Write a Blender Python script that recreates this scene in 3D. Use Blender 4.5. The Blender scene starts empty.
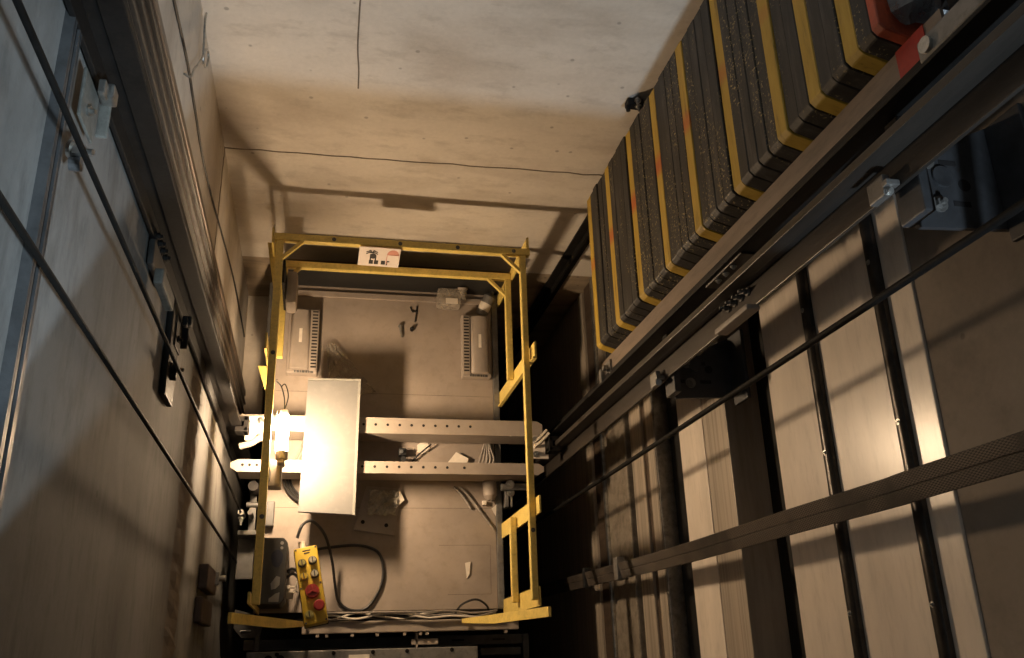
import bpy, bmesh, math, random
from mathutils import Vector, Matrix
random.seed(7)
PI = math.pi
scn = bpy.context.scene
COL = scn.collection

# ------------------------------------------------------------------ materials
def new_mat(name):
    m = bpy.data.materials.new(name); m.use_nodes = True
    nt = m.node_tree; b = nt.nodes['Principled BSDF']
    return m, nt, b

def coords(nt, scale=(1, 1, 1)):
    g = nt.nodes.new('ShaderNodeNewGeometry')
    mp = nt.nodes.new('ShaderNodeMapping'); mp.inputs['Scale'].default_value = scale
    nt.links.new(g.outputs['Position'], mp.inputs['Vector'])
    return mp.outputs['Vector']

def noise(nt, vec, scale, detail=6, rough=.6, dist=0):
    n = nt.nodes.new('ShaderNodeTexNoise')
    n.inputs['Scale'].default_value = scale; n.inputs['Detail'].default_value = detail
    n.inputs['Roughness'].default_value = rough; n.inputs['Distortion'].default_value = dist
    nt.links.new(vec, n.inputs['Vector']); return n.outputs['Fac']

def ramp(nt, fac, stops):
    r = nt.nodes.new('ShaderNodeValToRGB'); e = r.color_ramp.elements
    while len(e) < len(stops): e.new(.5)
    for k, (p, c) in enumerate(stops):
        e[k].position = p; e[k].color = (*c, 1) if len(c) == 3 else c
    nt.links.new(fac, r.inputs['Fac']); return r.outputs['Color']

def mix(nt, fac, a, b, mode='MIX'):
    m = nt.nodes.new('ShaderNodeMix'); m.data_type = 'RGBA'; m.blend_type = mode
    for s, v in ((m.inputs['Factor'], fac), (m.inputs['A'], a), (m.inputs['B'], b)): pass
    ins = {i.identifier: i for i in m.inputs}
    for key, v in (('Factor_Float', fac), ('A_Color', a), ('B_Color', b)):
        if hasattr(v, 'is_linked'): nt.links.new(v, ins[key])
        elif isinstance(v, (int, float)): ins[key].default_value = v
        else: ins[key].default_value = (*v, 1)
    return [o for o in m.outputs if o.identifier == 'Result_Color'][0]

def bump(nt, b, h, strength=.3, dist=.01):
    n = nt.nodes.new('ShaderNodeBump'); n.inputs['Strength'].default_value = strength
    n.inputs['Distance'].default_value = dist
    nt.links.new(h, n.inputs['Height']); nt.links.new(n.outputs['Normal'], b.inputs['Normal'])

def dirty(name, col, dark=.55, rough=.6, metal=0, scale=9, stretch=(1, 1, 1), bmp=.15, light=None, grime=(.04, .035, .03), amount=.5):
    """a surface of one colour with mottling and grime"""
    m, nt, b = new_mat(name)
    v = coords(nt, stretch)
    n1 = noise(nt, v, scale); n2 = noise(nt, v, scale * 5.3, 8, .7)
    light = light or tuple(min(1, c * 1.15) for c in col)
    c = ramp(nt, n1, [(.3, tuple(x * dark for x in col)), (.55, col), (.8, light)])
    f = ramp(nt, n2, [(.5, (0, 0, 0)), (.78, (amount,) * 3)])
    c = mix(nt, f, c, grime)
    nt.links.new(c, b.inputs['Base Color'])
    b.inputs['Roughness'].default_value = rough; b.inputs['Metallic'].default_value = metal
    if bmp: bump(nt, b, n2, bmp, .004)
    return m

def plain(name, col, rough=.5, metal=0):
    m, nt, b = new_mat(name)
    v = coords(nt); n = noise(nt, v, 40)
    nt.links.new(ramp(nt, n, [(.3, tuple(x * .85 for x in col)), (.7, col)]), b.inputs['Base Color'])
    b.inputs['Roughness'].default_value = rough; b.inputs['Metallic'].default_value = metal
    return m

def concrete(name, base, dark, stretch=(1, 1, 1), stain=(.16, .12, .09), streak=None):
    m, nt, b = new_mat(name)
    v = coords(nt, stretch); v1 = coords(nt)
    big = noise(nt, v, 1.6, 5, .55, .3); mid = noise(nt, v, 7, 8, .65); fine = noise(nt, v1, 55, 6, .7)
    c = ramp(nt, big, [(.32, dark), (.5, base), (.72, tuple(min(1, x * 1.12) for x in base))])
    c = mix(nt, ramp(nt, mid, [(.52, (0, 0, 0)), (.75, (.55,) * 3)]), c, stain)
    vo = nt.nodes.new('ShaderNodeTexVoronoi'); vo.inputs['Scale'].default_value = 9
    nt.links.new(v1, vo.inputs['Vector'])
    c = mix(nt, ramp(nt, vo.outputs['Distance'], [(.05, (.7,) * 3), (.085, (0, 0, 0))]), c, tuple(x * .35 for x in base))
    if streak:
        vs = coords(nt, streak); s = noise(nt, vs, 5, 7, .7)
        c = mix(nt, ramp(nt, s, [(.5, (0, 0, 0)), (.72, (.75,) * 3)]), c, tuple(x * .45 for x in dark))
    c = mix(nt, .14, c, ramp(nt, fine, [(.3, tuple(x * .5 for x in base)), (.7, tuple(min(1, x * 1.2) for x in base))]))
    nt.links.new(c, b.inputs['Base Color']); b.inputs['Roughness'].default_value = .88
    bump(nt, b, mid, .25, .01)
    return m

M = {}
M['conc_back'] = concrete('back wall concrete', (.62, .565, .49), (.47, .41, .34), (1, 1, 2.2), (.33, .28, .23))
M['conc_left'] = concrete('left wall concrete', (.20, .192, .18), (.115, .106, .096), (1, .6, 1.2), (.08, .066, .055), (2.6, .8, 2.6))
M['conc_right'] = concrete('right wall concrete', (.27, .23, .19), (.19, .16, .13), (1, 1, 1), (.11, .09, .07))
M['conc_dark'] = concrete('pit concrete', (.12, .11, .1), (.07, .065, .06))
M['rough'] = concrete('rough brown brickwork', (.33, .26, .18), (.16, .12, .085), (1, 1, 5), (.12, .09, .06))
M['seam'] = concrete('rough mortar seam', (.20, .165, .135), (.11, .09, .075), (1, .6, 1), (.30, .26, .22))
M['joint'] = dirty('pour joint', (.26, .21, .16), rough=.95)
M['crack'] = dirty('crack line', (.16, .13, .10), rough=.95)
M['black_steel'] = dirty('black oily steel', (.012, .011, .0105), rough=.6, metal=.1, scale=14, amount=.4, grime=(.035, .028, .02))
for k_ in ('black_steel',): M[k_].node_tree.nodes['Principled BSDF'].inputs['Specular IOR Level'].default_value = .2
M['rail_steel'] = dirty('machined rail steel', (.055, .047, .04), rough=.4, metal=.4, scale=12, stretch=(1, 1, .15), amount=.5)
M['brown_steel'] = dirty('brown trunking', (.135, .10, .075), rough=.4, metal=.4, scale=18, stretch=(1, 1, .08), bmp=.1)
M['grey_steel'] = dirty('grey steel', (.24, .23, .215), rough=.45, metal=.5, scale=10)
M['dark_grey'] = dirty('dark grey steel', (.085, .083, .08), rough=.5, metal=.3, scale=10)
M['brace_grey'] = dirty('bracket grey paint', (.085, .087, .09), rough=.45, metal=.2, scale=14)
M['bracket_pale'] = dirty('pale dusty bracket', (.2, .2, .18), rough=.5, metal=.2, scale=20)
M['zinc'] = dirty('zinc plated', (.5, .49, .46), rough=.3, metal=.9, scale=30)
M['pale_steel'] = dirty('pale steel panel', (.80, .71, .61), dark=.86, rough=.27, metal=.0, scale=5, stretch=(1, .3, 1.4), bmp=.03, amount=.25, grime=(.2, .16, .12))
M['pale_brushed'] = dirty('brushed pale steel', (.42, .36, .29), rough=.45, metal=.1, scale=7, stretch=(1, .12, 9), bmp=.1, amount=.35, grime=(.12, .09, .06))
M['emboss'] = dirty('mottled galvanised channel', (.33, .285, .23), rough=.5, metal=.35, scale=22, bmp=.5, amount=.5, grime=(.14, .11, .08))
M['stile'] = dirty('brown frame paint', (.25, .20, .16), rough=.45, metal=.15, scale=10, stretch=(1, 1, .2))
M['bracket_dark'] = dirty('dark bracket paint', (.055, .056, .06), rough=.5, metal=.1, scale=14)
M['switch'] = dirty('brown switch casing', (.09, .065, .055), rough=.6)
M['tube'] = dirty('dark steel tube', (.055, .05, .046), rough=.3, metal=.7, scale=20)
M['yellow'] = dirty('yellow rail paint', (.74, .56, .15), dark=.85, rough=.45, scale=15, bmp=.05, amount=.55, grime=(.2, .14, .05))
M['roof'] = dirty('dusty roof sheet', (.31, .258, .215), dark=.78, rough=.7, scale=3.5, bmp=.1, amount=.45, grime=(.17, .135, .105))
M['beam'] = dirty('cream beam paint', (.35, .295, .245), dark=.85, rough=.5, scale=9, bmp=.06, amount=.4, grime=(.25, .2, .15))
M['hole'] = plain('bolt hole', (.012, .01, .01), .9)
M['vent'] = dirty('dusty vent plastic', (.30, .255, .215), dark=.85, rough=.6, scale=9, bmp=.05, amount=.35, grime=(.22, .18, .14))
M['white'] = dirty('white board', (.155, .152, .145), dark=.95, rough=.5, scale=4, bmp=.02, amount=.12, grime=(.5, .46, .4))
M['board_edge'] = plain('board edge', (.27, .265, .235), .4)
M['paper'] = plain('paper', (.75, .68, .58), .8)
M['rag'] = dirty('dirty rag', (.42, .38, .31), rough=.95, scale=20)
M['rubber'] = plain('black rubber', (.02, .019, .019), .5)
M['cable_grey'] = dirty('grey cable sheath', (.26, .23, .2), rough=.55, scale=20)
M['red'] = plain('red button', (.36, .03, .028), .45)
M['pend_yellow'] = dirty('pendant yellow', (.62, .42, .04), dark=.9, rough=.4, scale=10, bmp=.03, amount=.2, grime=(.3, .2, .05))
M['pend_knob'] = plain('worn button cap', (.5, .46, .34), .5)
M['knob_green'] = plain('olive button cap', (.38, .33, .1), .5)
M['black'] = plain('black plastic', (.014, .014, .014), .5)
M['navy'] = plain('navy sticker', (.02, .025, .045), .5)
M['peel'] = plain('peeled label residue', (.30, .29, .27), .8)
M['jboxm'] = dirty('junction box grey', (.055, .053, .05), rough=.5, scale=9)
M['rope'] = dirty('greasy steel rope', (.007, .0065, .006), rough=.7, metal=.0, scale=60, grime=(.012, .01, .008))
M['rope'].node_tree.nodes['Principled BSDF'].inputs['Specular IOR Level'].default_value = .12
M['signface'] = dirty('sign face', (.78, .68, .6), dark=.95, rough=.5, scale=6, bmp=0, amount=.1)
M['signred'] = plain('sign faded red', (.62, .27, .2), .6)
M['signblack'] = plain('sign black ink', (.03, .025, .02), .6)
M['plastic'] = None
def translucent(name, col, alpha):
    m, nt, b = new_mat(name)
    b.inputs['Base Color'].default_value = (*col, 1); b.inputs['Roughness'].default_value = .3
    v = coords(nt); n = noise(nt, v, 22)
    r = ramp(nt, n, [(.35, (alpha * .6,) * 3), (.7, (min(1, alpha * 1.4),) * 3)])
    nt.links.new(r, b.inputs['Alpha']); bump(nt, b, n, .5, .01)
    return m
M['plastic'] = translucent('crumpled clear plastic', (.45, .4, .33), .45)
M['wrap'] = translucent('grey wrapping film', (.16, .17, .18), .9)

def plate_mat(name, yellow):
    """cast filler slab: dark face with scuffs and pale chalk specks; yellow edge with a red patch"""
    m, nt, b = new_mat(name)
    v = coords(nt, (1, .22, 2)); v1 = coords(nt)
    n = noise(nt, v, 16, 8, .7); sp = noise(nt, v1, 120, 3, .6); band = noise(nt, coords(nt, (1, 1.3, 5)), 2.2, 2)
    if yellow:
        base = ramp(nt, n, [(.30, (.10, .07, .02)), (.44, (.40, .26, .03)), (.75, (.50, .34, .05))])
        sx = nt.nodes.new('ShaderNodeSeparateXYZ'); nt.links.new(v1, sx.inputs[0])
        redb = ramp(nt, noise(nt, coords(nt, (0, 1, .06)), 3.1, 1), [(.68, (0, 0, 0)), (.73, (.8,) * 3)])
        base = mix(nt, redb, base, (.42, .07, .02))
    else:
        base = ramp(nt, n, [(.32, (.005, .0045, .004)), (.52, (.017, .015, .013)), (.74, (.065, .06, .056))])
        f = nt.nodes.new('ShaderNodeMath'); f.operation = 'MULTIPLY'
        nt.links.new(ramp(nt, sp, [(.585, (0, 0, 0)), (.66, (1, 1, 1))]), f.inputs[0])
        nt.links.new(ramp(nt, band, [(.47, (0, 0, 0)), (.56, (1, 1, 1))]), f.inputs[1])
        base = mix(nt, f.outputs[0], base, (.34, .27, .12))
    nt.links.new(base, b.inputs['Base Color']); b.inputs['Roughness'].default_value = .55
    bump(nt, b, n, .4, .004)
    return m
M['plate'] = plate_mat('dark filler slab', False)
M['plate_y'] = plate_mat('yellow edged slab', True)
M['plate_r'] = dirty('red painted slab', (.42, .07, .025), rough=.5, scale=14)
M['redpaint'] = dirty('red paint mark', (.35, .03, .02), rough=.5)

def emissive(name, col, strength):
    m, nt, b = new_mat(name)
    b.inputs['Base Color'].default_value = (.9, .85, .75, 1)
    b.inputs['Emission Color'].default_value = (*col, 1); b.inputs['Emission Strength'].default_value = strength
    return m
LAMP_STRENGTH = 760
M['lamp'] = emissive('lit lamp tube', (1, .71, .44), LAMP_STRENGTH)

# ------------------------------------------------------------------ mesh builder
class MB:
    def __init__(self): self.bm = bmesh.new()
    def _new(self, r): return r['verts']
    def box(self, a, b, bev=0, rot=None, pivot=None):
        a = Vector(a); b = Vector(b); c = (a + b) / 2; d = b - a
        vs = bmesh.ops.create_cube(self.bm, size=1)['verts']
        for v in vs: v.co = Vector((v.co.x * abs(d.x), v.co.y * abs(d.y), v.co.z * abs(d.z))) + c
        if bev:
            es = list({e for v in vs for e in v.link_edges})
            r = bmesh.ops.bevel(self.bm, geom=es, offset=bev, segments=2, affect='EDGES', profile=.6)
            vs = list({v for f in r['faces'] for v in f.verts} | {v for v in vs if v.is_valid})
        if rot is not None:
            p = Vector(pivot) if pivot is not None else c
            for v in vs: v.co = rot @ (v.co - p) + p
        return self
    def cyl(self, p, q, r, r2=None, seg=16, cap=True):
        p = Vector(p); q = Vector(q); ax = q - p
        vs = bmesh.ops.create_cone(self.bm, cap_ends=cap, segments=seg, radius1=r, radius2=r if r2 is None else r2, depth=ax.length)['verts']
        R = ax.to_track_quat('Z', 'Y').to_matrix()
        for v in vs: v.co = R @ v.co + (p + q) / 2
        return self
    def tube(self, pts, r, seg=8, flat=1.0, up=None):
        pts = [Vector(p) for p in pts]; rings = []
        n = len(pts); prevn = None
        for i, p in enumerate(pts):
            t = (pts[min(i + 1, n - 1)] - pts[max(i - 1, 0)]).normalized()
            u = Vector(up) if up else (prevn if prevn is not None else (Vector((0, 0, 1)) if abs(t.z) < .9 else Vector((1, 0, 0))))
            s = t.cross(u).normalized(); w = s.cross(t).normalized(); prevn = w
            rings.append([self.bm.verts.new(p + s * math.cos(2 * PI * k / seg) * r + w * math.sin(2 * PI * k / seg) * r * flat) for k in range(seg)])
        for a, b in zip(rings, rings[1:]):
            for k in range(seg): self.bm.faces.new((a[k], a[(k + 1) % seg], b[(k + 1) % seg], b[k]))
        self.bm.faces.new(rings[0][::-1]); self.bm.faces.new(rings[-1])
        return self
    def prism(self, poly, axis, lo, hi, bev=0):
        """polygon in the two other axes, extruded along axis (0,1,2)"""
        def P(u, v, w): return {0: (w, u, v), 1: (u, w, v), 2: (u, v, w)}[axis]
        A = [self.bm.verts.new(P(u, v, lo)) for u, v in poly]; B = [self.bm.verts.new(P(u, v, hi)) for u, v in poly]
        n = len(poly); fs = [self.bm.faces.new(A[::-1]), self.bm.faces.new(B)]
        for k in range(n): fs.append(self.bm.faces.new((A[k], A[(k + 1) % n], B[(k + 1) % n], B[k])))
        if bev:
            bmesh.ops.recalc_face_normals(self.bm, faces=fs)
            es = list({e for f in fs for e in f.edges})
            bmesh.ops.bevel(self.bm, geom=es, offset=bev, segments=1, affect='EDGES')
        return self
    def disc(self, c, r, h=.002, axis=(0, 0, 1), seg=20):
        c = Vector(c); a = Vector(axis).normalized() * h
        return self.cyl(c, c + a, r, seg=seg)
    def bolt(self, c, axis=(0, 0, 1), r=.01, h=.008):
        c = Vector(c); a = Vector(axis).normalized()
        self.cyl(c, c + a * h * .3, r * 1.5, seg=14); self.cyl(c + a * h * .3, c + a * h, r, seg=6); self.cyl(c + a * h, c + a * h * 1.7, r * .5, seg=8)
        return self
    def blob(self, c, r, sc=(1, 1, 1), jit=.2, sub=2):
        vs = bmesh.ops.create_icosphere(self.bm, subdivisions=sub, radius=r)['verts']
        for v in vs:
            k = 1 + random.uniform(-jit, jit)
            v.co = Vector((v.co.x * sc[0] * k, v.co.y * sc[1] * k, v.co.z * sc[2] * k)) + Vector(c)
        return self
    def sheet(self, pts, th=.002):
        """a thin slab over a polygon of 3D points, thickness downwards"""
        A = [self.bm.verts.new(p) for p in pts]; B = [self.bm.verts.new((p[0], p[1], p[2] - th)) for p in pts]
        n = len(pts); self.bm.faces.new(A); self.bm.faces.new(B[::-1])
        for k in range(n): self.bm.faces.new((A[k], B[k], B[(k + 1) % n], A[(k + 1) % n]))
        return self
    def xform(self, mat):
        bmesh.ops.transform(self.bm, matrix=mat, verts=self.bm.verts); return self
    def build(self, name, mat, parent=None, local=False, smooth=False, kind=None, label=None):
        off = Vector((0, 0, 0))
        p = parent
        if not local:
            while p is not None: off += p.location; p = p.parent
        bmesh.ops.recalc_face_normals(self.bm, faces=self.bm.faces)
        if off.length: bmesh.ops.translate(self.bm, verts=self.bm.verts, vec=-off)
        me = bpy.data.meshes.new(name); self.bm.to_mesh(me); self.bm.free()
        if smooth:
            for f in me.polygons: f.use_smooth = True
            try: me.set_sharp_from_angle(angle=math.radians(40))
            except Exception: pass
        me.materials.append(M[mat] if isinstance(mat, str) else mat)
        o = bpy.data.objects.new(name, me); COL.objects.link(o)
        if parent is not None: o.parent = parent
        if kind: o['kind'] = kind
        if label: o['label'] = label
        return o

def tag(o, label, cat, group=None):
    o['label'] = label; o['category'] = cat
    if group: o['group'] = group
    return o
def thing(name, loc, label, cat, group=None):
    o = bpy.data.objects.new(name, None); COL.objects.link(o); o.location = loc; o.empty_display_size = .05
    return tag(o, label, cat, group)
def copy_thing(src, loc, label, group=None):
    r = src.copy(); COL.objects.link(r); r.location = loc; r['label'] = label
    if group: r['group'] = group
    for ch in src.children:
        c = ch.copy(); COL.objects.link(c); c.parent = r
        for g in ch.children:
            d = g.copy(); COL.objects.link(d); d.parent = c
    return r
def spline(pts, n=8):
    pts = [Vector(p) for p in pts]; P = [pts[0]] + pts + [pts[-1]]; out = []
    for i in range(1, len(P) - 2):
        for k in range(n):
            t = k / n; a, b, c, d = P[i - 1], P[i], P[i + 1], P[i + 2]
            out.append(.5 * ((2 * b) + (c - a) * t + (2 * a - 5 * b + 4 * c - d) * t * t + (3 * b - a - 3 * c + d) * t ** 3))
    return out + [pts[-1]]

# ------------------------------------------------------------------ the setting
XL, XR, YB, YF = -.418, 1.38, 1.93, -.12
ZT = 6.4; ZP = -3.0
MB().box((XL - .25, YF - .3, ZP), (XL, YB + .25, ZT)).build('wall_left', 'conc_left', kind='structure')
MB().box((XL - .1, 1.398, -1.2), (XL + .001, YB, ZT)).build('wall_left', 'conc_back', kind='structure')
b = MB(); b.box((XL, YB, .02), (XR + .5, YB + .25, ZT)); b.build('wall_back', 'conc_back', kind='structure')
b = MB(); b.box((XL, YB + .006, ZP), (XR + .5, YB + .25, .02)); b.build('wall_back', 'rough', kind='structure')
# concrete of the right wall: flush above the sheet panel, set back behind the steelwork below it
MB().box((XR, YF - .3, 2.472), (XR + .5, YB, ZT)).build('wall_right', 'conc_right', kind='structure')
MB().box((XR + .16, YF - .3, ZP), (XR + .5, YB, 2.472)).build('wall_right', 'conc_right', kind='structure')
SILL = 3.35
MB().box((XL, -1.7, ZP), (XR, YF, SILL)).build('wall_front', 'conc_dark', kind='structure')
MB().box((1.2, -1.7, SILL), (XR, YF, ZT)).build('wall_front', 'conc_dark', kind='structure')  # unseen jamb, added to keep the landing light off the right wall
MB().box((XL - .25, YF - .3, ZP - .2), (XR + .5, YB + .25, ZP)).build('floor', 'conc_dark', kind='structure')
MB().box((XL - .25, YF - .3, ZT), (XR + .5, YB + .25, ZT + .2)).build('ceiling', 'conc_dark', kind='structure')
MB().box((XL, 1.25, -.62), (-.305, YB + .006, -.50), .004).build('trim_5', 'conc_back', kind='structure')
# pour joints in the concrete
def wavy(a, b, amp, n=26):
    a = Vector(a); b = Vector(b); d = (b - a)
    return [a + d * (k / n) + Vector((0, 0, random.uniform(-amp, amp))) for k in range(n + 1)]
MB().tube(wavy((XL, YB, 1.02), (XR, YB, 1.05), .005), .0035, 6).build('trim_1', 'joint', kind='structure')
MB().tube(wavy((XL, 1.42, 1.04), (XL, 1.93, 1.02), .006), .004, 6).build('trim_2', 'joint', kind='structure')
b = MB(); lo = wavy((XL, -.1, 1.10), (XL, .955, 1.05), .012, 40); hi = wavy((XL, -.1, 1.33), (XL, .955, 1.25), .012, 40)
ro = []
for p, q in zip(lo, hi): ro.append([b.bm.verts.new((XL - .001, p.y, p.z)), b.bm.verts.new((XL + random.uniform(.004, .012), p.y, p.z + .03)), b.bm.verts.new((XL + random.uniform(.004, .014), p.y, q.z - .05)), b.bm.verts.new((XL - .001, q.y, q.z))])
for A, B in zip(ro, ro[1:]):
    for k in range(3): b.bm.faces.new((A[k], A[k + 1], B[k + 1], B[k]))
b.build('trim_3', 'seam', kind='structure')
MB().tube(spline([(.059, YB, 2.1), (.062, YB, 1.75), (.072, YB, 1.6), (.076, YB, 1.49)]), .003, 6).build('trim_4', 'crack', kind='structure')

# ------------------------------------------------------------------ right wall steelwork (runs along the wall)
Y0, Y1 = YF + .001, YB - .004
def wallbar(name, z0, z1, mat, label, cat='panel', x0=XR, x1=XR + .158, bev=.004):
    return tag(MB().box((x0, Y0, z0), (x1, Y1, z1), bev).build(name, mat), label, cat)
wallbar('fascia_panel', -2.2, -.19, 'pale_brushed', 'lowest pale steel fascia on the right wall, fading into the dark pit')
g = thing('steel_channel', (XR, 0, -.14), 'mottled steel channel on right wall with a bright lip, just above lowest fascia', 'beam')
MB().box((XR, Y0, -.145), (XR + .158, Y1, .0), .004).build('lower_flange', 'brown_steel', g)
MB().box((XR - .012, Y0, .0), (XR + .158, Y1, .026), .004).build('lip', 'zinc', g)
MB().box((XR, Y0, .03), (XR + .158, Y1, .335), .008).build('web', 'emboss', g)
g = thing('cable_tray', (XR, 0, .41), 'narrow ribbed steel tray on right wall with thin bright top edge', 'tray')
MB().box((XR + .05, Y0, .336), (XR + .158, Y1, .409), .002).build('groove_plate', 'black_steel', g)
MB().box((XR, Y0, .41), (XR + .158, Y1, .555), .006).build('lower_strip', 'pale_brushed', g)
MB().box((XR + .012, Y0, .555), (XR + .158, Y1, .615), .004).build('groove_strip', 'brown_steel', g)
MB().box((XR, Y0, .615), (XR + .158, Y1, .715), .006).build('upper_strip', 'pale_brushed', g)
MB().box((XR - .006, Y0, .715), (XR + .06, Y1, .738), .003).build('top_edge', 'zinc', g)
g = thing('shaded_ledge', (XR + .03, 0, .738), 'recessed ledge on right wall above the narrow ribbed tray, its shade painted black', 'ledge')  # black plates stand in for the shade on this unlit ledge
MB().box((XR + .10, Y0, .74), (XR + .158, Y1, .97), .003).build('back_plate', 'black_steel', g)
MB().box((XR + .055, Y0, .742), (XR + .1, Y1, .85), .003).build('step', 'black_steel', g)
wallbar('door_header', .972, 1.195, 'pale_steel', 'smooth pale header plate on right wall under the brushed plate')
wallbar('brushed_plate', 1.202, 1.395, 'pale_brushed', 'brushed pale plate on right wall just below the deep shaded recess')
wallbar('recess_shade', 1.397, 1.728, 'black_steel', 'deep recess below the large bright sheet, its shade painted black', 'panel', XR + .13, XR + .158)  # shade inside the recess, put in as a black plate
wallbar('sheet_panel', 1.73, 2.47, 'pale_steel', 'large bright bare sheet panel on right wall behind the two tubes', 'panel', XR - .006, XR + .158, .003)
def steel_tube(z, label):
    t = thing('steel_tube', (1.366, 0, z), label, 'tube', 'dark tubes across the bright sheet')
    b = MB(); b.prism([(1.3735, z - .022), (1.362, z - .020), (1.354, z - .010), (1.354, z + .010), (1.362, z + .020), (1.3735, z + .022)], 1, Y0 + .01, 1.80); b.build('tube_body', 'tube', t, smooth=True)
    for y in (.1, .52, .94, 1.5): MB().bolt((1.3545, y, z), (-1, 0, 0), .005, .004).build('fixing_screw', 'zinc', t)
    return t
steel_tube(2.018, 'lower of two dark square tubes across the bright sheet panel')
steel_tube(2.352, 'upper dark square tube across the bright sheet, nearest the bare concrete')

# ------------------------------------------------------------------ guide rails
def t_rail(b, xf, xt, y0, y1, yb0, yb1, z0=ZP, z1=ZT - .02):
    s = 1 if xt > xf else -1
    b.box((xf, y0, z0), (xf + s * .010, y1, z1), .002)
    b.box((xf + s * .0095, yb0 + .002, z0), (xf + s * .035, yb1 - .002, z1), .001)
    b.box((xf + s * .034, yb0 - .003, z0), (xt, yb1 + .003, z1), .002)
g = thing('guide_rail', (-.40, 1.01, ZP), 'black lift guide rail running down the left wall', 'rail')
b = MB(); t_rail(b, -.411, -.335, .965, 1.055, 1.004, 1.016); b.build('rail_profile', 'black_steel', g)
b = MB(); b.box((-.413, .90, 2.0), (-.399, .965, 2.18), .004); b.build('fishplate', 'dark_grey', g)
b = MB(); b.box((-.396, .855, 1.99), (-.374, .895, 2.17), .006); b.build('joint_clip', 'bracket_pale', g)
for z in (2.05, 2.09, 2.13, 2.17): MB().bolt((-.401, .975, z), (1, 0, 0), .009, .01).build('rail_bolt', 'black_steel', g)

g = thing('guide_rail', (1.12, .953, ZP), 'dark lift guide rail on the right with a lit edge, beside the plate brackets', 'rail')
b = MB(); t_rail(b, 1.128, 1.058, .880, .985, .943, .957); b.build('rail_profile', 'rail_steel', g)
b = MB(); b.box((1.129, .925, 2.0), (1.141, .975, 2.24), .003); b.build('fishplate', 'rail_steel', g)
b = MB(); b.box((1.085, .862, 1.985), (1.125, .879, 2.19), .006); b.build('joint_clip', 'vent', g)
for z in (2.03, 2.07, 2.11, 2.15): MB().bolt((1.118, .929, z), (-1, 0, 0), .008, .018).build('rail_bolt', 'grey_steel', g)

g = thing('counterweight_rail', (1.14, 1.045, ZP), 'near guide rail of the counterweight, flat dark band left of the lit rail edge', 'rail')
b = MB(); b.box((1.088, 1.040, ZP), (1.178, 1.049, ZT - .02), .002); b.box((1.128, 1.0485, ZP), (1.140, 1.10, ZT - .02), .002); b.build('rail_profile', 'black_steel', g)
b = MB(); b.box((1.10, 1.033, 1.93), (1.166, 1.0405, 2.17), .003); b.build('fishplate', 'rail_steel', g)
for z in (1.99, 2.04, 2.09):
    for x in (1.115, 1.152): MB().bolt((x, 1.033, z), (0, -1, 0), .007, .006).build('rail_bolt', 'zinc', g)
g = thing('counterweight_rail', (1.2, 1.92, ZP), 'far guide rail of the counterweight by the back wall, with a small clamp', 'rail')
b = MB(); b.box((1.15, 1.914, ZP), (1.24, 1.923, ZT - .02), .002); b.box((1.189, 1.888, ZP), (1.201, 1.915, ZT - .02), .002); b.build('rail_profile', 'black_steel', g)
b = MB(); b.box((1.04, 1.90, 1.565), (1.10, 1.925, 1.605), .004); b.box((1.09, 1.91, 1.57), (1.19, 1.918, 1.60), .002); b.cyl((1.045, 1.9, 1.585), (1.045, 1.88, 1.585), .008); b.build('clamp', 'black_steel', g)
MB().bolt((1.085, 1.9, 1.59), (0, -1, 0), .009, .012).build('clamp_bolt', 'zinc', g); MB().bolt((1.075, 1.912, 1.612), (-.3, -1, .4), .008, .016).build('clamp_bolt', 'zinc', g)

# brackets between the right rails and the wall
def r_bracket(z, label, yn=.80, ym=1.04):
    t = thing('rail_bracket', (1.1, .95, z), label, 'bracket', 'rail brackets on the right wall')
    b = MB(); b.prism([(1.132, yn + .03), (1.16, yn), (XR - .004, yn + .01), (XR - .004, ym + .015), (1.30, ym - .02), (1.26, ym - .055), (1.14, ym - .06)], 2, z - .012, z)
    b.build('plate', 'bracket_dark', t)
    b = MB(); b.box((XR - .014, yn - .02, z), (XR - .001, ym + .01, z + .10), .003); b.build('wall_flange', 'bracket_dark', t)
    b = MB(); b.box((1.131, yn + .005, z - .02), (1.155, .912, z + .06), .004); b.build('rail_flange', 'bracket_dark', t)
    for (x, y, a, c) in ((1.175, ym - .09, .02, .006), (1.255, ym - .085, .02, .006), (1.175, yn + .06, .02, .006), (1.27, yn + .06, .02, .006), (1.16, yn + .125, .004, .012), (1.185, yn + .122, .004, .012)):
        MB().box((x - a, y - c, z - .0005), (x + a, y + c, z + .0012), .0004).build('slot', 'hole', t)
    MB().disc((1.285, yn + .105, z - .0005), .014, .0017).build('round_hole', 'hole', t)
    for (x, y) in ((1.205, ym - .085), (1.215, yn + .055)): MB().bolt((x, y, z), (0, 0, 1), .012, .012).build('bolt', 'grey_steel', t)
    b = MB(); b.cyl((1.235, yn + .12, z), (1.235, yn + .12, z + .006), .024, seg=22); b.build('washer', 'bracket_dark', t)
    b = MB(); b.box((1.09, .865, z - .05), (1.108, .912, z + .006), .004); b.box((1.086, .88, z + .004), (1.116, .892, z + .022), .002); b.build('rail_clip', 'grey_steel', t)
    MB().bolt((1.098, .872, z + .006), (-.4, -.4, 1), .007, .008).build('clip_bolt', 'zinc', t)
    b = MB(); b.box((1.132, .985, z - .012), (1.17, 1.039, z + .03), .003); b.build('link_plate', 'black_steel', t)
    return t
r_bracket(2.80, 'upper grey bolted rail bracket plate near the top right concrete')
r_bracket(1.50, 'lower dark rail bracket plate half hidden beside the lit rail', .82, 1.03)

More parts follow.
